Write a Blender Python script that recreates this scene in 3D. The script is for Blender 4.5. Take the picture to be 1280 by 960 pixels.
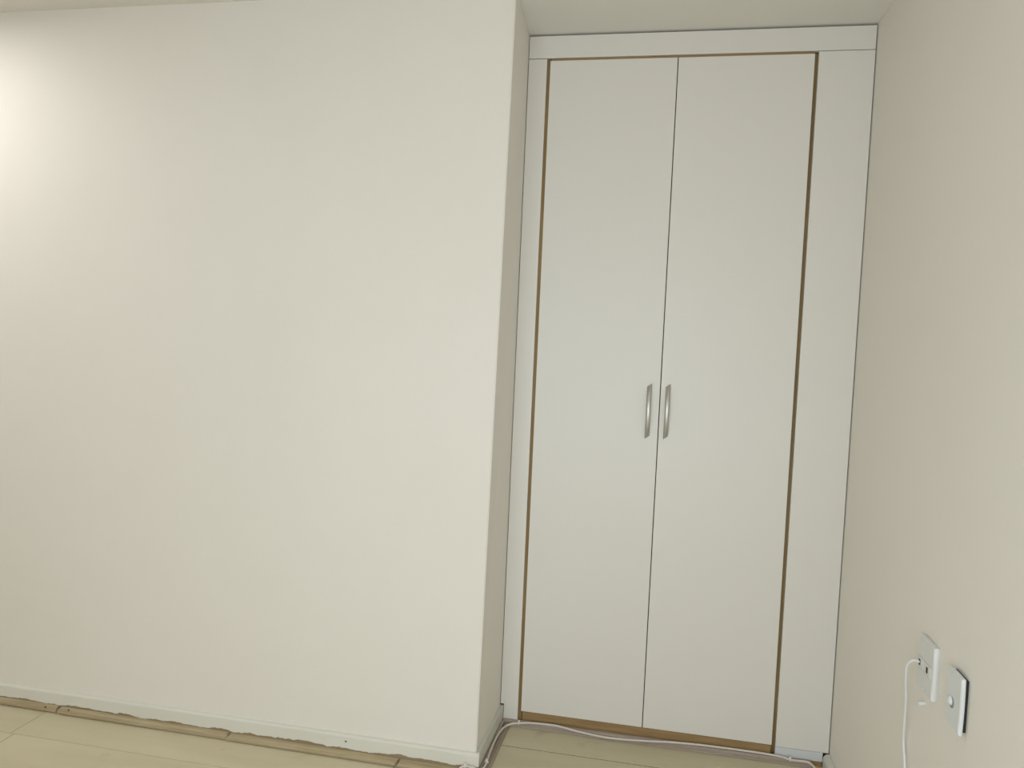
import bpy, bmesh, math, random
from mathutils import Vector, Matrix

for o in list(bpy.data.objects):
    bpy.data.objects.remove(o, do_unlink=True)
scene = bpy.context.scene
COL = scene.collection
random.seed(4)

# ------------------------------------------------------------------ camera
cam_data = bpy.data.cameras.new('camera')
cam_data.sensor_width = 36.0
cam_data.lens = 938.96 / 1280 * 36.0
cam_data.clip_start = 0.02
cam = bpy.data.objects.new('camera', cam_data)
COL.objects.link(cam)
r = Vector((0.98117875, 0.18805678, 0.04385089))
u = Vector((-0.05265847, 0.042095, 0.99772496))
f = Vector((-0.18578304, 0.98125565, -0.0512055))
m = Matrix((r, u, -f)).transposed().to_4x4()
m.translation = Vector((0.4884, -2.6204, 1.3713))
cam.matrix_world = m
scene.camera = cam

# ------------------------------------------------------------------ world, lights, exposure
world = bpy.data.worlds.new('world')
scene.world = world
world.use_nodes = True
wb = world.node_tree.nodes['Background']
wb.inputs['Color'].default_value = (0.78, 0.88, 1.0, 1)
wb.inputs['Strength'].default_value = 1.0

scene.view_settings.view_transform = 'Standard'
scene.view_settings.look = 'None'
scene.view_settings.gamma = 1.0
scene.view_settings.use_curve_mapping = False
scene.view_settings.exposure = 0.0

# room numbers (metres)
H = 2.45            # ceiling height
W = 1.1304          # right wall
D = 0.335           # depth of the alcove in front of the wardrobe
ET, EB = 0.0159, -0.0091   # the old wall edge leans a little
SK_T, SK_H = 0.0131, 0.0688
X_FAR, Y_REAR = -2.9, -3.15
WIN = (-0.55, 1.05, 0.30, 1.80)     # window in the rear wall, behind the camera
LAMP = (-2.08, -0.88)               # flush lamp on the ceiling

def area(name, loc, rot, sx, sy, power, col):
    l = bpy.data.lights.new(name, 'AREA')
    l.shape = 'RECTANGLE'; l.size = sx; l.size_y = sy
    l.energy = power; l.color = col
    o = bpy.data.objects.new(name, l)
    o.location = loc; o.rotation_euler = rot
    COL.objects.link(o)
    return o
# daylight that enters through the window of the rear wall
area('window_daylight', ((WIN[0]+WIN[1])/2, Y_REAR - 0.03, (WIN[2]+WIN[3])/2), (math.radians(90), 0, 0),
     WIN[1]-WIN[0]-0.1, WIN[3]-WIN[2]-0.1, 28, (0.84, 0.925, 1.0))

# ------------------------------------------------------------------ materials
def new_mat(name):
    mt = bpy.data.materials.new(name); mt.use_nodes = True
    nt = mt.node_tree
    return mt, nt, nt.nodes['Principled BSDF']

def N(nt, kind, **kw):
    n = nt.nodes.new(kind)
    for k, v in kw.items():
        if k in n.inputs: n.inputs[k].default_value = v
        else: setattr(n, k, v)
    return n

def paint(name, c1, c2, rough, scale=3.0, bump=0.0, bscale=180.0, spec=0.4):
    mt, nt, b = new_mat(name)
    g = N(nt, 'ShaderNodeNewGeometry')
    nz = N(nt, 'ShaderNodeTexNoise', Scale=scale, Detail=5.0, Roughness=0.6)
    nt.links.new(g.outputs['Position'], nz.inputs['Vector'])
    rp = N(nt, 'ShaderNodeValToRGB')
    rp.color_ramp.elements[0].position = 0.32; rp.color_ramp.elements[0].color = (*c1, 1)
    rp.color_ramp.elements[1].position = 0.68; rp.color_ramp.elements[1].color = (*c2, 1)
    nt.links.new(nz.outputs['Fac'], rp.inputs['Fac'])
    nt.links.new(rp.outputs['Color'], b.inputs['Base Color'])
    b.inputs['Roughness'].default_value = rough
    b.inputs['Specular IOR Level'].default_value = spec
    if bump:
        n2 = N(nt, 'ShaderNodeTexNoise', Scale=bscale, Detail=3.0)
        nt.links.new(g.outputs['Position'], n2.inputs['Vector'])
        bp = N(nt, 'ShaderNodeBump', Strength=bump, Distance=0.002)
        nt.links.new(n2.outputs['Fac'], bp.inputs['Height'])
        nt.links.new(bp.outputs['Normal'], b.inputs['Normal'])
    return mt

def wood(name, dark, light, rough, stretch=(3, 60, 60), bump=0.15):
    mt, nt, b = new_mat(name)
    g = N(nt, 'ShaderNodeNewGeometry')
    mp = N(nt, 'ShaderNodeMapping'); mp.inputs['Scale'].default_value = stretch
    nt.links.new(g.outputs['Position'], mp.inputs['Vector'])
    nz = N(nt, 'ShaderNodeTexNoise', Scale=1.0, Detail=6.0, Roughness=0.65)
    nt.links.new(mp.outputs['Vector'], nz.inputs['Vector'])
    rp = N(nt, 'ShaderNodeValToRGB')
    rp.color_ramp.elements[0].position = 0.33; rp.color_ramp.elements[0].color = (*dark, 1)
    rp.color_ramp.elements[1].position = 0.66; rp.color_ramp.elements[1].color = (*light, 1)
    nt.links.new(nz.outputs['Fac'], rp.inputs['Fac'])
    nt.links.new(rp.outputs['Color'], b.inputs['Base Color'])
    b.inputs['Roughness'].default_value = rough
    if bump:
        bp = N(nt, 'ShaderNodeBump', Strength=bump, Distance=0.001)
        nt.links.new(nz.outputs['Fac'], bp.inputs['Height'])
        nt.links.new(bp.outputs['Normal'], b.inputs['Normal'])
    return mt

M = {}
M['wall'] = paint('wall_paint', (0.862, 0.818, 0.742), (0.880, 0.838, 0.765), 0.6, 1.6, 0.10)
M['ceiling'] = paint('ceiling_paint', (0.80, 0.762, 0.690), (0.82, 0.782, 0.71), 0.8, 2.0, 0.10)
M['laminate'] = paint('white_laminate', (0.790, 0.757, 0.688), (0.803, 0.771, 0.704), 0.42, 1.2, 0.0, spec=0.45)
M['grey_laminate'] = paint('pale_grey_laminate', (0.67, 0.685, 0.675), (0.70, 0.715, 0.705), 0.4, 6.0)
M['raw_wood'] = wood('raw_board_edge', (0.27, 0.165, 0.066), (0.385, 0.25, 0.110), 0.6, (5, 80, 80))
M['stile_wood'] = wood('raw_stile_edge', (0.215, 0.135, 0.045), (0.30, 0.195, 0.072), 0.6, (80, 80, 4))
M['dark'] = paint('dark_interior', (0.03, 0.025, 0.02), (0.045, 0.035, 0.028), 0.9)
M['carcass'] = paint('wardrobe_carcass', (0.10, 0.075, 0.045), (0.13, 0.10, 0.06), 0.8)
M['plate'] = paint('white_plastic', (0.75, 0.75, 0.725), (0.77, 0.77, 0.745), 0.32, 8.0)
M['plate_blue'] = paint('white_plastic_cool', (0.74, 0.76, 0.75), (0.77, 0.79, 0.78), 0.28, 8.0)
M['recess_shade'] = paint('recess_shade_grey', (0.22, 0.24, 0.24), (0.27, 0.29, 0.29), 0.6, 20.0)  # dark grey that stands in for shade in the outlet recess
M['cable'] = paint('cable_sheath', (0.70, 0.64, 0.57), (0.76, 0.70, 0.63), 0.45, 30.0)
M['cable_white'] = paint('white_cable_sheath', (0.76, 0.77, 0.76), (0.80, 0.81, 0.80), 0.4, 30.0)
M['hole'] = paint('dark_socket', (0.02, 0.02, 0.018), (0.03, 0.03, 0.025), 0.8)
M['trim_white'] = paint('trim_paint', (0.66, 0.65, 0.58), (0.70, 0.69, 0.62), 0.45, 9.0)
M['nail'] = paint('nail_head', (0.10, 0.075, 0.04), (0.16, 0.12, 0.07), 0.6, 40.0)
M['core'] = paint('plank_core', (0.10, 0.072, 0.036), (0.14, 0.10, 0.052), 0.9, 30.0)
M['subfloor'] = paint('subfloor', (0.05, 0.038, 0.022), (0.08, 0.06, 0.036), 0.9, 8.0)

def metal():
    mt, nt, b = new_mat('brushed_nickel')
    b.inputs['Base Color'].default_value = (0.50, 0.49, 0.455, 1)
    b.inputs['Metallic'].default_value = 0.85
    g = N(nt, 'ShaderNodeNewGeometry')
    mp = N(nt, 'ShaderNodeMapping'); mp.inputs['Scale'].default_value = (900, 900, 30)
    nt.links.new(g.outputs['Position'], mp.inputs['Vector'])
    nz = N(nt, 'ShaderNodeTexNoise', Scale=1.0, Detail=2.0)
    nt.links.new(mp.outputs['Vector'], nz.inputs['Vector'])
    mr = N(nt, 'ShaderNodeMapRange'); mr.inputs['To Min'].default_value = 0.36; mr.inputs['To Max'].default_value = 0.46
    nt.links.new(nz.outputs['Fac'], mr.inputs['Value'])
    nt.links.new(mr.outputs['Result'], b.inputs['Roughness'])
    return mt
M['metal'] = metal()

def skirting_mat():
    # white gloss paint, chipped away in ragged patches along the bottom edge
    mt, nt, b = new_mat('chipped_skirting_paint')
    g = N(nt, 'ShaderNodeNewGeometry')
    sp = N(nt, 'ShaderNodeSeparateXYZ'); nt.links.new(g.outputs['Position'], sp.inputs['Vector'])
    nz = N(nt, 'ShaderNodeTexNoise', Scale=9.0, Detail=6.0, Roughness=0.65)
    nt.links.new(g.outputs['Position'], nz.inputs['Vector'])
    # edge height = 0.020 + (noise-0.5)*0.05
    ma = N(nt, 'ShaderNodeMath', operation='MULTIPLY_ADD')
    ma.inputs[1].default_value = 0.040; ma.inputs[2].default_value = 0.0065
    nt.links.new(nz.outputs['Fac'], ma.inputs[0])
    lt = N(nt, 'ShaderNodeMath', operation='LESS_THAN')
    nt.links.new(sp.outputs['Z'], lt.inputs[0]); nt.links.new(ma.outputs[0], lt.inputs[1])
    n2 = N(nt, 'ShaderNodeTexNoise', Scale=5.0, Detail=4.0)
    nt.links.new(g.outputs['Position'], n2.inputs['Vector'])
    rp = N(nt, 'ShaderNodeValToRGB')
    rp.color_ramp.elements[0].position = 0.3; rp.color_ramp.elements[0].color = (0.765, 0.745, 0.655, 1)
    rp.color_ramp.elements[1].position = 0.7; rp.color_ramp.elements[1].color = (0.80, 0.785, 0.70, 1)
    nt.links.new(n2.outputs['Fac'], rp.inputs['Fac'])
    mx = N(nt, 'ShaderNodeMix', data_type='RGBA')
    nt.links.new(lt.outputs[0], mx.inputs['Factor'])
    nt.links.new(rp.outputs['Color'], mx.inputs[6])
    mx.inputs[7].default_value = (0.31, 0.24, 0.14, 1)
    nt.links.new(mx.outputs[2], b.inputs['Base Color'])
    b.inputs['Roughness'].default_value = 0.4
    n3 = N(nt, 'ShaderNodeTexNoise', Scale=25.0, Detail=3.0)
    nt.links.new(g.outputs['Position'], n3.inputs['Vector'])
    bp = N(nt, 'ShaderNodeBump', Strength=0.25, Distance=0.003)
    nt.links.new(n3.outputs['Fac'], bp.inputs['Height'])
    nt.links.new(bp.outputs['Normal'], b.inputs['Normal'])
    return mt
M['skirting'] = skirting_mat()
M['moulding'] = wood('pale_moulding_wood', (0.36, 0.28, 0.155), (0.52, 0.43, 0.27), 0.6, (4, 70, 110))
M['moulding_pink'] = wood('pinkish_moulding_wood', (0.33, 0.26, 0.20), (0.47, 0.385, 0.32), 0.6, (4, 90, 130))
M['moulding_side'] = wood('pinkish_moulding_wood_side', (0.31, 0.24, 0.175), (0.47, 0.39, 0.31), 0.6, (130, 4, 130))

def plank_mat():
    mt, nt, b = new_mat('pale_laminate_planks')
    oi = N(nt, 'ShaderNodeObjectInfo')
    g = N(nt, 'ShaderNodeNewGeometry')
    mp = N(nt, 'ShaderNodeMapping'); mp.inputs['Scale'].default_value = (1.6, 14, 14)
    nt.links.new(g.outputs['Position'], mp.inputs['Vector'])
    ad = N(nt, 'ShaderNodeVectorMath', operation='ADD')
    nt.links.new(mp.outputs['Vector'], ad.inputs[0]); 
    sc = N(nt, 'ShaderNodeVectorMath', operation='SCALE'); sc.inputs[0].default_value = (7, 3, 5)
    nt.links.new(oi.outputs['Random'], sc.inputs['Scale'])
    nt.links.new(sc.outputs[0], ad.inputs[1])
    nz = N(nt, 'ShaderNodeTexNoise', Scale=1.0, Detail=5.0, Roughness=0.55)
    nt.links.new(ad.outputs[0], nz.inputs['Vector'])
    rp = N(nt, 'ShaderNodeValToRGB')
    rp.color_ramp.elements[0].position = 0.3; rp.color_ramp.elements[0].color = (0.630, 0.562, 0.385, 1)
    rp.color_ramp.elements[1].position = 0.7; rp.color_ramp.elements[1].color = (0.705, 0.632, 0.450, 1)
    nt.links.new(nz.outputs['Fac'], rp.inputs['Fac'])
    # sparse grey knots and smudges
    n2 = N(nt, 'ShaderNodeTexNoise', Scale=9.0, Detail=2.0)
    nt.links.new(g.outputs['Position'], n2.inputs['Vector'])
    r2 = N(nt, 'ShaderNodeValToRGB')
    r2.color_ramp.elements[0].position = 0.64; r2.color_ramp.elements[0].color = (0, 0, 0, 1)
    r2.color_ramp.elements[1].position = 0.74; r2.color_ramp.elements[1].color = (0.45, 0.45, 0.45, 1)
    nt.links.new(n2.outputs['Fac'], r2.inputs['Fac'])
    mx = N(nt, 'ShaderNodeMix', data_type='RGBA')
    nt.links.new(r2.outputs['Color'], mx.inputs['Factor'])
    nt.links.new(rp.outputs['Color'], mx.inputs[6]); mx.inputs[7].default_value = (0.46, 0.40, 0.26, 1)
    nt.links.new(mx.outputs[2], b.inputs['Base Color'])
    b.inputs['Roughness'].default_value = 0.45
    return mt
M['plank'] = plank_mat()

def lamp_mat():
    mt, nt, b = new_mat('lamp_diffuser')
    b.inputs['Base Color'].default_value = (0.9, 0.9, 0.88, 1)
    b.inputs['Emission Color'].default_value = (1.0, 0.98, 0.975, 1)
    b.inputs['Emission Strength'].default_value = 18.5
    return mt
M['lamp'] = lamp_mat()

# ------------------------------------------------------------------ helpers
def wloc(o):
    v = Vector((0, 0, 0))
    while o is not None:
        v = v + o.location; o = o.parent
    return v

def link(name, bm, mat, parent=None, bevel=0.0, segs=2, smooth=False):
    """one mesh object; vertices are given in room coordinates and recentred on the piece"""
    bmesh.ops.recalc_face_normals(bm, faces=bm.faces[:])
    if bevel:
        bmesh.ops.bevel(bm, geom=bm.edges[:], offset=bevel, segments=segs, profile=0.5, affect='EDGES')
    lo = Vector([min(v.co[i] for v in bm.verts) for i in range(3)])
    hi = Vector([max(v.co[i] for v in bm.verts) for i in range(3)])
    c = Vector(((lo.x+hi.x)/2, (lo.y+hi.y)/2, lo.z))
    bmesh.ops.translate(bm, verts=bm.verts[:], vec=-c)
    me = bpy.data.meshes.new(name); bm.to_mesh(me); bm.free()
    me.materials.append(mat)
    if smooth:
        for p in me.polygons: p.use_smooth = True
    o = bpy.data.objects.new(name, me); COL.objects.link(o)
    o.location = c - (wloc(parent) if parent else Vector((0, 0, 0)))
    o.parent = parent
    return o

def box(bm, x0, x1, y0, y1, z0, z1):
    vs = [bm.verts.new(p) for p in ((x0,y0,z0),(x1,y0,z0),(x1,y1,z0),(x0,y1,z0),(x0,y0,z1),(x1,y0,z1),(x1,y1,z1),(x0,y1,z1))]
    for q in ((0,3,2,1),(4,5,6,7),(0,1,5,4),(1,2,6,5),(2,3,7,6),(3,0,4,7)):
        bm.faces.new([vs[i] for i in q])
    return bm

def hexa(bm, bottom, top):
    vs = [bm.verts.new(p) for p in list(bottom) + list(top)]
    n = len(bottom)
    bm.faces.new(vs[:n][::-1]); bm.faces.new(vs[n:])
    for i in range(n):
        j = (i+1) % n
        bm.faces.new((vs[i], vs[j], vs[n+j], vs[n+i]))
    return bm

def B(name, mat, x0, x1, y0, y1, z0, z1, parent=None, bevel=0.0, segs=2):
    return link(name, box(bmesh.new(), x0, x1, y0, y1, z0, z1), mat, parent, bevel, segs)

def extrude_profile(bm, prof, axis, a, b):
    """prof: list of 2D points; axis 'x' -> (y,z) profile, axis 'y' -> (x,z) profile, 'z' -> (x,y)"""
    def P(q, t):
        return (t, q[0], q[1]) if axis == 'x' else ((q[0], t, q[1]) if axis == 'y' else (q[0], q[1], t))
    return hexa(bm, [P(q, a) for q in prof], [P(q, b) for q in prof])

def empty(name, loc, label=None, cat=None, group=None):
    o = bpy.data.objects.new(name, None); COL.objects.link(o); o.location = loc
    o.empty_display_size = 0.05
    if label: tag(o, label, cat, group)
    return o

def tag(o, label, cat, group=None):
    o['label'] = label; o['category'] = cat
    if group: o['group'] = group
    return o

def struct(o, label=None, cat=None):
    o['kind'] = 'structure'
    if label: o['label'] = label
    if cat: o['category'] = cat
    return o

def catmull(pts, n=8):
    P = [Vector(p) for p in pts]; P = [P[0]*2-P[1]] + P + [P[-1]*2-P[-2]]
    out = []
    for i in range(1, len(P)-2):
        a, b, c, d = P[i-1:i+3]
        for k in range(n):
            t = k/n
            out.append(0.5*((2*b) + (c-a)*t + (2*a-5*b+4*c-d)*t*t + (3*b-a-3*c+d)*t**3))
    out.append(P[-2])
    return out

def tube(bm, path, rad, seg=10):
    rings = []
    prev = None
    for i, p in enumerate(path):
        t = (path[min(i+1, len(path)-1)] - path[max(i-1, 0)]).normalized()
        n = t.orthogonal().normalized() if prev is None else (prev - t*prev.dot(t)).normalized()
        prev = n; bi = t.cross(n)
        rings.append([bm.verts.new(p + (n*math.cos(a)+bi*math.sin(a))*rad) for a in [2*math.pi*k/seg for k in range(seg)]])
    for a, b in zip(rings, rings[1:]):
        for k in range(seg):
            bm.faces.new((a[k], a[(k+1) % seg], b[(k+1) % seg], b[k]))
    bm.faces.new(rings[0][::-1]); bm.faces.new(rings[-1])
    return bm

# ------------------------------------------------------------------ the room
# floor: dark bed with every plank laid on it
fl = struct(B('floor', M['subfloor'], X_FAR-0.1, W+0.1, Y_REAR-0.1, 0.66, -0.06, -0.008),
            'pale beige laminate plank floor of the empty room', 'floor')
PW, PL, GAP = 0.1825, 1.3, 0.0032
rows = []
yb = -0.147 + 3*PW + GAP/2
starts = {-1: 0.58, -2: -1.57}
k = 3
pl_mesh = {}
def plank(x0, x1, y0, y1):
    key = (round(x1-x0, 3), round(y1-y0, 3))
    w = (x1-x0)/2; d = (y1-y0)/2
    if key not in pl_mesh:
        bm = box(bmesh.new(), -w, w, -d, d, 0, 0.008)
        bmesh.ops.bevel(bm, geom=[e for e in bm.edges if all(v.co.z > 0.004 for v in e.verts)], offset=0.0007, segments=1, affect='EDGES')
        me = bpy.data.meshes.new('plank'); bm.to_mesh(me); bm.free(); me.materials.append(M['plank']); me.materials.append(M['core'])
        for p in me.polygons: p.material_index = 0 if p.normal.z > 0.5 else 1
        pl_mesh[key] = me
    o = bpy.data.objects.new('plank', pl_mesh[key]); COL.objects.link(o)
    o.parent = fl
    o.location = Vector(((x0+x1)/2, (y0+y1)/2, -0.008)) - wloc(fl)
row = 0
while True:
    y1 = -0.147 + (4-row)*PW - GAP/2
    y0 = y1 - PW + GAP
    row += 1
    if y0 < Y_REAR: y0 = max(y0, Y_REAR)
    if y1 < Y_REAR + 0.05: break
    if y0 > 0.6: continue
    idx = round((y1 + 0.147)/PW)       # 0: just in front of the alcove joint
    if idx == -1: y0 -= 0.0011       # the boards in front of the left wall sit tight
    if idx == -2: y1 += 0.0009
    joint = {0: 0.58, -1: -1.57}.get(idx, (0.31*idx*1.7) % PL - 0.5)
    x = joint
    while x > X_FAR: x -= PL
    while x < W:
        a, b_ = max(x, X_FAR), min(x+PL, W)
        if b_-a > 0.02: plank(a+0.0007, b_-0.0007, y0, y1)
        x += PL

struct(B('ceiling', M['ceiling'], X_FAR-0.1, W+0.1, Y_REAR-0.1, 0.66, H, H+0.1), 'off-white painted flat ceiling', 'ceiling')

# projecting wall on the left with the return into the alcove
bm = bmesh.new()
hexa(bm, [(X_FAR, -D, -0.008), (EB, -D, -0.008), (0, 0.002, -0.008), (0, 0.62, -0.008), (X_FAR, 0.62, -0.008)],
         [(X_FAR, -D, H), (ET, -D, H), (0, 0.002, H), (0, 0.62, H), (X_FAR, 0.62, H)])
vert_e = [e for e in bm.edges if all(abs(v.co.y + D) < 1e-5 and v.co.x > -1 for v in e.verts)]
bmesh.ops.bevel(bm, geom=vert_e, offset=0.003, segments=3, affect='EDGES')
struct(link('wall_left', bm, M['wall']), 'cream painted projecting wall with a sharp corner beside the wardrobe', 'wall')
struct(B('wall_right', M['wall'], W, W+0.1, Y_REAR-0.1, 0.66, -0.008, H), 'cream painted wall to the right of the wardrobe', 'wall')
struct(B('wall_back', M['wall'], -0.05, W+0.05, 0.60, 0.66, -0.008, H), 'plain wall behind the wardrobe', 'wall')
struct(B('wall_side', M['wall'], X_FAR-0.1, X_FAR, Y_REAR-0.1, 0.2, -0.008, H), 'cream painted side wall opposite the right wall', 'wall')
bm = bmesh.new()
yr0, yr1 = Y_REAR-0.1, Y_REAR
box(bm, X_FAR, WIN[0], yr0, yr1, -0.008, H); box(bm, WIN[1], W, yr0, yr1, -0.008, H)
box(bm, WIN[0], WIN[1], yr0, yr1, -0.008, WIN[2]); box(bm, WIN[0], WIN[1], yr0, yr1, WIN[3], H)
struct(link('wall_rear', bm, M['wall']), 'cream painted wall with the window, behind the viewer', 'wall')
wroot = struct(empty('window_1', ((WIN[0]+WIN[1])/2, Y_REAR-0.06, WIN[2])), 'white framed window in the rear wall', 'window')
for x0, x1, z0, z1 in ((WIN[0], WIN[0]+.05, WIN[2], WIN[3]), (WIN[1]-.05, WIN[1], WIN[2], WIN[3]),
                       (WIN[0]+.05, WIN[1]-.05, WIN[2], WIN[2]+.05), (WIN[0]+.05, WIN[1]-.05, WIN[3]-.05, WIN[3])):
    B('window_frame', M['plate'], x0, x1, Y_REAR-0.09, Y_REAR-0.045, z0, z1, wroot)

# skirting boards
zt = SK_H
prof = [(-D, 0), (-D-SK_T, 0), (-D-SK_T, zt-0.007), (-D-SK_T+0.0012, zt-0.0035), (-D-SK_T+0.004, zt-0.001), (-D-SK_T+0.008, zt), (-D, zt)]
struct(link('baseboard_left', extrude_profile(bmesh.new(), prof, 'x', X_FAR, EB+SK_T), M['skirting']),
       'white painted skirting board with chipped lower edge under the left wall', 'skirting board')
bm = bmesh.new()
bmesh.ops.create_cone(bm, cap_ends=True, segments=10, radius1=0.003, radius2=0.003, depth=0.002,
                      matrix=Matrix.Translation((-0.445, -D-SK_T-0.0004, 0.048)) @ Matrix.Rotation(math.radians(90), 4, 'X'))
link('nail', bm, M['nail'], bpy.data.objects['baseboard_left'])
bm = bmesh.new()
hexa(bm, [(EB, -D, 0), (EB+SK_T, -D-0.0005, 0), (SK_T, -0.0005, 0), (0, -0.0005, 0)],
         [(EB+.0006, -D, zt), (EB+SK_T, -D-0.0005, zt), (SK_T, -0.0005, zt), (0, -0.0005, zt)])
struct(link('baseboard_alcove', bm, M['trim_white']), 'white painted skirting board on the narrow return beside the wardrobe', 'skirting board')

# wooden shoe moulding: left wall, four lengths with open joints
t1 = struct(empty('trim_1', (-1.2, -D-SK_T-0.01, 0)), 'pale worn wooden moulding strips along the foot of the left wall', 'moulding')
ym = -D-SK_T
seams = [X_FAR, -1.526, -0.865, -0.262, EB+SK_T-0.002]
for i in range(4):
    a = seams[i] + (0, 0.007, 0.005, 0.004)[i]; b_ = seams[i+1] - (0.007, 0.005, 0.004, 0.0005)[i]
    dep = 0.016 + 0.003*i
    hz = (0.0225, 0.021, 0.019, 0.018)[i]
    pr = [(ym, 0.0025), (ym-dep, 0.0025), (ym-dep-0.001, 0.008), (ym-dep+0.003, 0.0135), (ym-0.007, hz-0.002), (ym-0.003, hz), (ym, hz)]
    bm = extrude_profile(bmesh.new(), pr, 'x', a, b_)
    for v in bm.verts:     # raggedly sawn ends
        s = 0.004*math.sin(v.co.z*300+i)
        v.co.x += s
    link('moulding_strip', bm, M['moulding'], t1)
for nx, nz_ in ((-1.575, 0.016), (-1.48, 0.0175), (-0.93, 0.013), (-0.205, 0.0125), (-0.315, 0.012)):
    bm = bmesh.new()
    bmesh.ops.create_cone(bm, cap_ends=True, segments=10, radius1=0.0028, radius2=0.0028, depth=0.003,
                          matrix=Matrix.Translation((nx, ym-0.0125, nz_)) @ Matrix.Rotation(math.radians(55), 4, 'X'))
    link('nail', bm, M['nail'], t1)

# moulding on the return
t2 = struct(empty('trim_2', (0.025, -0.17, 0)), 'pinkish grooved moulding along the foot of the narrow return wall', 'moulding')
def slanted(bm, d0, d1, z0, z1):
    def bx(d, y): return d + SK_T + (EB if y < -0.2 else 0)
    ya, yb2 = -D-SK_T, -0.016
    hexa(bm, [(bx(d0, ya), ya, z0), (bx(d1, ya), ya, z0), (bx(d1, yb2), yb2, z0), (bx(d0, yb2), yb2, z0)],
             [(bx(d0, ya), ya, z1), (bx(d1, ya), ya, z1), (bx(d1, yb2), yb2, z1), (bx(d0, yb2), yb2, z1)])
    return bm
link('moulding_strip', slanted(bmesh.new(), 0.0015, 0.008, 0.0, 0.021), M['moulding_side'], t2, 0.0015)
link('moulding_base', slanted(bmesh.new(), 0.0095, 0.029, 0.0, 0.009), M['moulding_side'], t2, 0.0015)
# moulding in front of the wardrobe
t3 = struct(empty('trim_3', (0.55, -0.008, 0)), 'pinkish moulding strip lying along the foot of the wardrobe', 'moulding')
pr = [(-0.001, 0.001), (-0.0135, 0.001), (-0.0135, 0.006), (-0.0105, 0.0075), (-0.0105, 0.014), (-0.008, 0.0195), (-0.001, 0.0215)]
link('moulding_strip', extrude_profile(bmesh.new(), pr, 'x', SK_T+0.002, 1.072), M['moulding_pink'], t3)
# rounded white trim on the right wall
pr = [(W-0.0005, 0.0), (W-0.021, 0.0)]
for i in range(7):
    a = math.radians(90*i/6)
    pr.append((W-0.0005-0.0205*math.cos(a)**0.8 if i < 6 else W-0.004, 0.031+0.020*math.sin(a)))
pr.append((W-0.0005, 0.051))
t4 = link('trim_4', extrude_profile(bmesh.new(), pr, 'y', -3.0, -0.004), M['trim_white'])
struct(t4, 'rounded white trim along the foot of the right wall', 'trim')

# ------------------------------------------------------------------ wardrobe
ZD, ZB = 2.3666, 0.0548
XL, XM, XR = 0.0723, 0.5103, 0.9505
wd = empty('wardrobe', (0.565, 0.28, 0.0), 'white built-in wardrobe with two tall doors and raw wood edges', 'wardrobe')
TH = 0.018
B('top_panel', M['laminate'], 0.0018, W-0.0032, 0.0, TH, ZD+0.0015, H-0.0068, wd, 0.0006, 1)
# left filler, notched over the skirting board
bm = bmesh.new()
ring = [(0.0024, SK_H+0.0045), (SK_T+0.0012, SK_H+0.0045), (SK_T+0.0012, 0.0), (XL-0.0062, 0.0), (XL-0.0062, ZD-0.0015), (0.0024, ZD-0.0015)]
hexa(bm, [(x, 0.0, z) for x, z in ring], [(x, TH, z) for x, z in ring])
o = link('filler_panel', bm, M['laminate'], wd); o['label'] = 'narrow left filler panel notched over the skirting'
o = B('filler_panel', M['laminate'], XR+0.0062, W-0.0032, 0.0, TH, 0.0518, ZD-0.0008, wd, 0.0005, 1); o['label'] = 'wide right filler panel'
o = B('kick_panel', M['grey_laminate'], XR+0.0062, 1.1095, 0.0006, TH, 0.0195, 0.0508, wd); o['label'] = 'pale grey kick board'
B('kick_strip', M['raw_wood'], XR+0.0064, 1.1080, 0.003, TH, 0.0, 0.0190, wd)
# raw wooden frame behind the door gaps
ring = [(XL-0.0060, 0.0), (XL+0.0085, 0.0), (XL+0.0085, ZB-0.0008), (XL+0.0052, ZB-0.0008), (XL+0.0052, ZD-0.001), (XL-0.0060, ZD-0.001)]
link('frame_stile', hexa(bmesh.new(), [(x, 0.005, z) for x, z in ring], [(x, 0.045, z) for x, z in ring]), M['stile_wood'], wd)
B('frame_stile', M['stile_wood'], XR-0.0060, XR+0.0060, 0.0175, 0.045, 0.0, ZD-0.001, wd)
B('frame_rail', M['raw_wood'], XL+0.009, XR-0.0065, 0.005, 0.045, ZD-0.0072, ZD+0.0005, wd)
B('bottom_rail', M['raw_wood'], XL+0.0105, XR-0.0085, 0.004, 0.045, 0.0, ZB-0.0006, wd)
# carcass
B('side_board', M['carcass'], 0.004, 0.020, 0.046, 0.59, 0.0, H-0.006, wd)
B('side_board', M['carcass'], W-0.022, W-0.006, 0.046, 0.59, 0.0, H-0.006, wd)
B('back_board', M['carcass'], 0.021, W-0.023, 0.58, 0.59, 0.0, H-0.006, wd)
B('top_board', M['carcass'], 0.021, W-0.023, 0.046, 0.579, H-0.03, H-0.012, wd)

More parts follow.
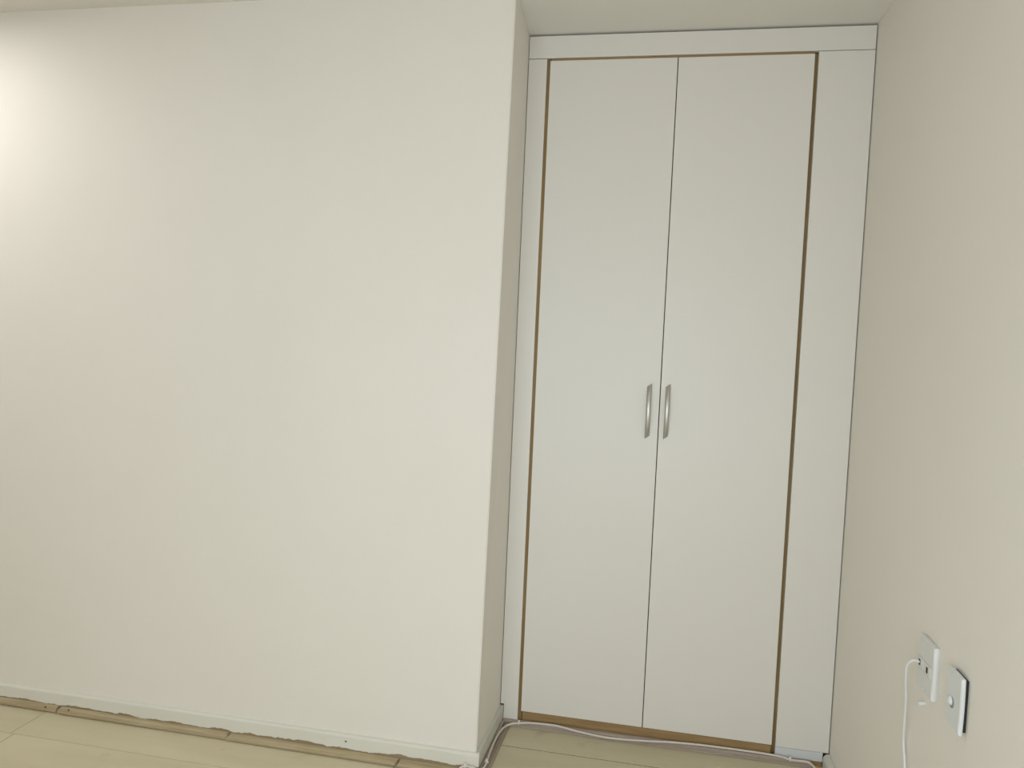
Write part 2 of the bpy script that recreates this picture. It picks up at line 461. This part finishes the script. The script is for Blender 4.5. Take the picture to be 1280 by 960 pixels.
def handle(xc, zc, door):
    """flat bow handle with obliquely cut ends"""
    n, L, w, th, K = 28, 0.180, 0.0158, 0.0026, 8
    bm = bmesh.new(); rings = []
    for i in range(n+1):
        s = i/n; e = 2*s-1
        z = zc - L/2 + L*s
        bow = 0.024*(1-e*e)
        ring = []
        for k_ in range(K+1):
            t_ = -1 + 2*k_/K
            sh = 0.0058*t_*abs(e)**3
            ring.append(bm.verts.new((xc + t_*w/2, -0.0022-bow-th*(1-abs(t_)**2.5)**0.8, z+sh)))
        for t_ in (0.8, -0.8):
            ring.append(bm.verts.new((xc + t_*w/2, -0.0006-bow, z+0.0058*t_*abs(e)**3)))
        rings.append(ring)
    m_ = K+3
    for a, b_ in zip(rings, rings[1:]):
        for k_ in range(m_):
            fc = bm.faces.new((a[k_], a[(k_+1) % m_], b_[(k_+1) % m_], b_[k_]))
            fc.smooth = True
        for k_ in (0, K):
            for e_ in a[k_].link_edges:
                if e_.other_vert(a[k_]) is b_[k_]: e_.smooth = False
    bm.faces.new(rings[0][::-1]); bm.faces.new(rings[-1])
    # two mounting feet behind the ends
    for sgn in (-1, 1):
        z0 = zc + sgn*(L/2-0.012)
        box(bm, xc-0.004, xc+0.004, -0.0062, -0.0004, z0-0.005, z0+0.005)
    h = link('handle', bm, M['metal'], door)
    h['label'] = 'brushed metal bow handle'
    return h
d1 = B('door', M['laminate'], XL+0.0058, XM-0.0015, -0.0004, 0.0165, ZB, ZD-0.0078, wd, 0.0008, 1)
d2 = B('door', M['laminate'], XM+0.0015, XR-0.0060, -0.0004, 0.0165, ZB, ZD-0.0078, wd, 0.0008, 1)
# backing stile that closes the gap between the doors
B('meeting_stile', M['carcass'], XM-0.03, XM+0.03, 0.0172, 0.03, ZB+0.01, ZD-0.025, wd)
handle(0.4733, 1.1665, d1)
handle(0.5358, 1.1685, d2)

# ------------------------------------------------------------------ right wall: socket plate, blank plate, cable, plug
def wall_plate(name, y0, y1, z0, z1, x_front, x_back, mat, parent):
    """plate with bulging long sides, dished bevel and rounded rim; y0 > y1 (y1 is nearer the viewer)"""
    n = 6
    def ring(x, inset, bulge):
        pts = []
        for i in range(n+1):           # top edge
            t_ = i/n; pts.append((x, y0-inset + (y1-y0+2*inset)*t_, z1-inset + bulge*0.3*math.sin(math.pi*t_)))
        for i in range(1, n+1):        # near edge
            t_ = i/n; pts.append((x, y1+inset - bulge*math.sin(math.pi*t_), z1-inset + (z0-z1+2*inset)*t_))
        for i in range(1, n+1):
            t_ = i/n; pts.append((x, y1+inset + (y0-y1-2*inset)*t_, z0+inset - bulge*0.3*math.sin(math.pi*t_)))
        for i in range(1, n):
            t_ = i/n; pts.append((x, y0-inset + bulge*math.sin(math.pi*t_), z0+inset + (z1-z0-2*inset)*t_))
        return pts
    bm = bmesh.new()
    levels = [ring(x_back, 0.0015, 0.0025), ring(x_back-(x_back-x_front)*0.45, 0.0, 0.003), ring(x_front+0.0015, 0.0012, 0.002), ring(x_front, 0.003, 0.001)]
    rs = [[bm.verts.new(p) for p in L] for L in levels]
    for a, b_ in zip(rs, rs[1:]):
        for i in range(len(a)):
            j = (i+1) % len(a); bm.faces.new((a[i], a[j], b_[j], b_[i]))
    bm.faces.new(rs[0]); bm.faces.new(rs[-1])
    return link(name, bm, mat, parent)

xf = W-0.0125
sk = empty('socket_plate', (W, -0.82, 0.634), 'white wall socket plate with a cable plugged into it, nearer the wardrobe', 'wall socket')
wall_plate('cover_plate', -0.770, -0.866, 0.634, 0.753, xf, W-0.0003, M['plate'], sk)
def module(yc, zc, hole_dy):
    md = B('socket_module', M['plate'], xf-0.0016, xf+0.004, yc-0.018, yc+0.018, zc-0.0125, zc+0.0125, sk, 0.0006, 1)
    B('jack_hole', M['hole'], xf-0.0022, xf+0.002, yc+hole_dy-0.0045, yc+hole_dy+0.0045, zc-0.0065, zc+0.0065, md)
    # thin raised rim round the module
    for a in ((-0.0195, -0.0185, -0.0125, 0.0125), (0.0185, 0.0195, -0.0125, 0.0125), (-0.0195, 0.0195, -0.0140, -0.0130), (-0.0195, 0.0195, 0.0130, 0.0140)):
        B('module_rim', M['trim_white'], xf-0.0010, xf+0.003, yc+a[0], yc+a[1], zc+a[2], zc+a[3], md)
module(-0.795, 0.6915, 0.006)
module(-0.836, 0.6915, 0.0)
for zz in (0.743, 0.644):
    bm = bmesh.new()
    bmesh.ops.create_cone(bm, cap_ends=True, segments=10, radius1=0.003, radius2=0.0024, depth=0.002,
                          matrix=Matrix.Translation((xf-0.0004, -0.818, zz)) @ Matrix.Rotation(math.radians(90), 4, 'Y'))
    link('screw_cap', bm, M['plate'], sk)

bl = empty('cable_outlet_plate', (W, -0.988, 0.638), 'white wall plate with one round outlet, standing slightly off the wall', 'wall plate')
xb = W-0.0155
wall_plate('cover_plate', -0.9525, -1.0245, 0.638, 0.7535, xb, W-0.0075, M['plate_blue'], bl)
B('back_box', M['hole'], W-0.0078, W-0.0003, -1.0195, -0.9575, 0.644, 0.748, bl)
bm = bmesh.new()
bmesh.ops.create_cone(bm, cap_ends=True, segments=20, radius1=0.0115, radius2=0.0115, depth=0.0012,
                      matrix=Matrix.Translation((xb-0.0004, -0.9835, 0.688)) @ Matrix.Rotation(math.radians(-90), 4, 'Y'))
rd = link('recess_shade_disc', bm, M['recess_shade'], bl)  # flat disc set off-centre; its dark colour paints the shade beside the dome
bm = bmesh.new()
bmesh.ops.create_uvsphere(bm, u_segments=20, v_segments=12, radius=0.0098,
                          matrix=Matrix.Translation((xb-0.0008, -0.9795, 0.690)) @ Matrix.Diagonal((0.62, 1, 1, 1)))
link('round_outlet', bm, M['plate_blue'], rd, smooth=True)

# little plastic wall plug under the socket plate
bm = bmesh.new()
tube(bm, [Vector((W-0.0002, -0.7975, 0.600)), Vector((W-0.006, -0.7985, 0.600)), Vector((W-0.012, -0.7995, 0.5995)), Vector((W-0.0145, -0.800, 0.599))], 0.0042, 12)
tag(link('wall_plug', bm, M['cable_white'], None, smooth=False), 'small white plastic peg sticking out of the wall below the socket plate', 'wall plug')

# one long cable: socket, down the right wall, round the foot of the wardrobe and the return
pts = [(xf-0.001, -0.789, 0.6915), (xf-0.012, -0.789, 0.694), (W-0.032, -0.788, 0.690), (W-0.036, -0.777, 0.674), (W-0.032, -0.764, 0.638),
       (1.1124, -0.7314, 0.5649), (1.1204, -0.7081, 0.496), (1.1240, -0.7014, 0.4534), (1.1240, -0.7200, 0.4097), (1.1240, -0.738, 0.30), (1.1235, -0.72, 0.16),
       (1.112, -0.69, 0.062), (1.100, -0.62, 0.012), (1.094, -0.45, 0.005), (1.090, -0.25, 0.005), (1.087, -0.10, 0.006), (1.083, -0.050, 0.010)]
cab = tag(empty('cable', (1.10, -0.70, 0.0)), 'long thin white cable from the wall socket along the floor edge to the left wall', 'cable')
p1 = catmull(pts, 7)
p2 = catmull([(1.083, -0.050, 0.010), (1.0765, -0.032, 0.0165), (1.0605, -0.0195, 0.0225), (1.030, -0.017, 0.0215), (1.0032, -0.0165, 0.0215), (0.9707, -0.0120, 0.0255), (0.8796, -0.0105, 0.0275),
       (0.7214, -0.0115, 0.0270), (0.62, -0.0130, 0.0235), (0.5599, -0.0165, 0.0200), (0.47, -0.0195, 0.0140), (0.3944, -0.0200, 0.0115), (0.335, -0.0190, 0.0140), (0.2812, -0.0170, 0.0180),
       (0.22, -0.0125, 0.0240), (0.1662, -0.0120, 0.0245), (0.11, -0.0150, 0.0225), (0.0757, -0.0195, 0.0190), (0.0540, -0.0270, 0.0180), (0.0370, -0.0440, 0.0170), (0.0265, -0.0713, 0.0180),
       (0.0205, -0.110, 0.0190), (0.0180, -0.1571, 0.0200), (0.0178, -0.23, 0.0210), (0.0200, -0.2991, 0.0210), (0.0195, -0.325, 0.0210), (0.0105, -0.3560, 0.0230), (-0.012, -0.3575, 0.0300), (-0.0365, -0.3580, 0.0310),
       (-0.052, -0.366, 0.026), (-0.060, -0.388, 0.008), (-0.064, -0.45, 0.0035), (-0.07, -0.62, 0.0035)], 7)
link('cable_sheath', tube(bmesh.new(), p1, 0.0031), M['cable_white'], cab, smooth=True)
link('cable_sheath', tube(bmesh.new(), p2, 0.0036), M['cable'], cab, smooth=True)
for (cx, cy, cz, along) in ((1.0032, -0.0165, 0.0215, 'x'), (0.0757, -0.0195, 0.0190, 'x'), (0.0200, -0.2991, 0.0210, 'y'), (-0.0365, -0.3580, 0.0310, 'x')):
    bm = bmesh.new()
    path = []
    for i in range(9):
        a = math.radians(-30 + 240*i/8)
        if along == 'x': path.append(Vector((cx, cy+0.0046*math.cos(a), cz+0.0046*math.sin(a))))
        else: path.append(Vector((cx+0.0046*math.cos(a), cy, cz+0.0046*math.sin(a))))
    tube(bm, path, 0.0022, 8)
    # nail block beside the loop
    box(bm, cx-0.0035, cx+0.0035, cy-0.002, cy+0.002, cz+0.003, cz+0.0105)
    link('cable_clip', bm, M['plate'], cab)

# ------------------------------------------------------------------ flush ceiling lamp (out of frame, up on the left)
lp = empty('ceiling_lamp', (LAMP[0], LAMP[1], H), 'flat square white flush lamp mounted on the ceiling near the left wall', 'ceiling lamp')
s = 0.19
for x0, x1, y0, y1 in ((-s, s, -s, -s+.015), (-s, s, s-.015, s), (-s, -s+.015, -s+.015, s-.015), (s-.015, s, -s+.015, s-.015)):
    B('lamp_frame', M['plate'], LAMP[0]+x0, LAMP[0]+x1, LAMP[1]+y0, LAMP[1]+y1, H-0.022, H, lp)
B('diffuser', M['lamp'], LAMP[0]-s+.015, LAMP[0]+s-.015, LAMP[1]-s+.015, LAMP[1]+s-.015, H-0.020, H-0.001, lp)
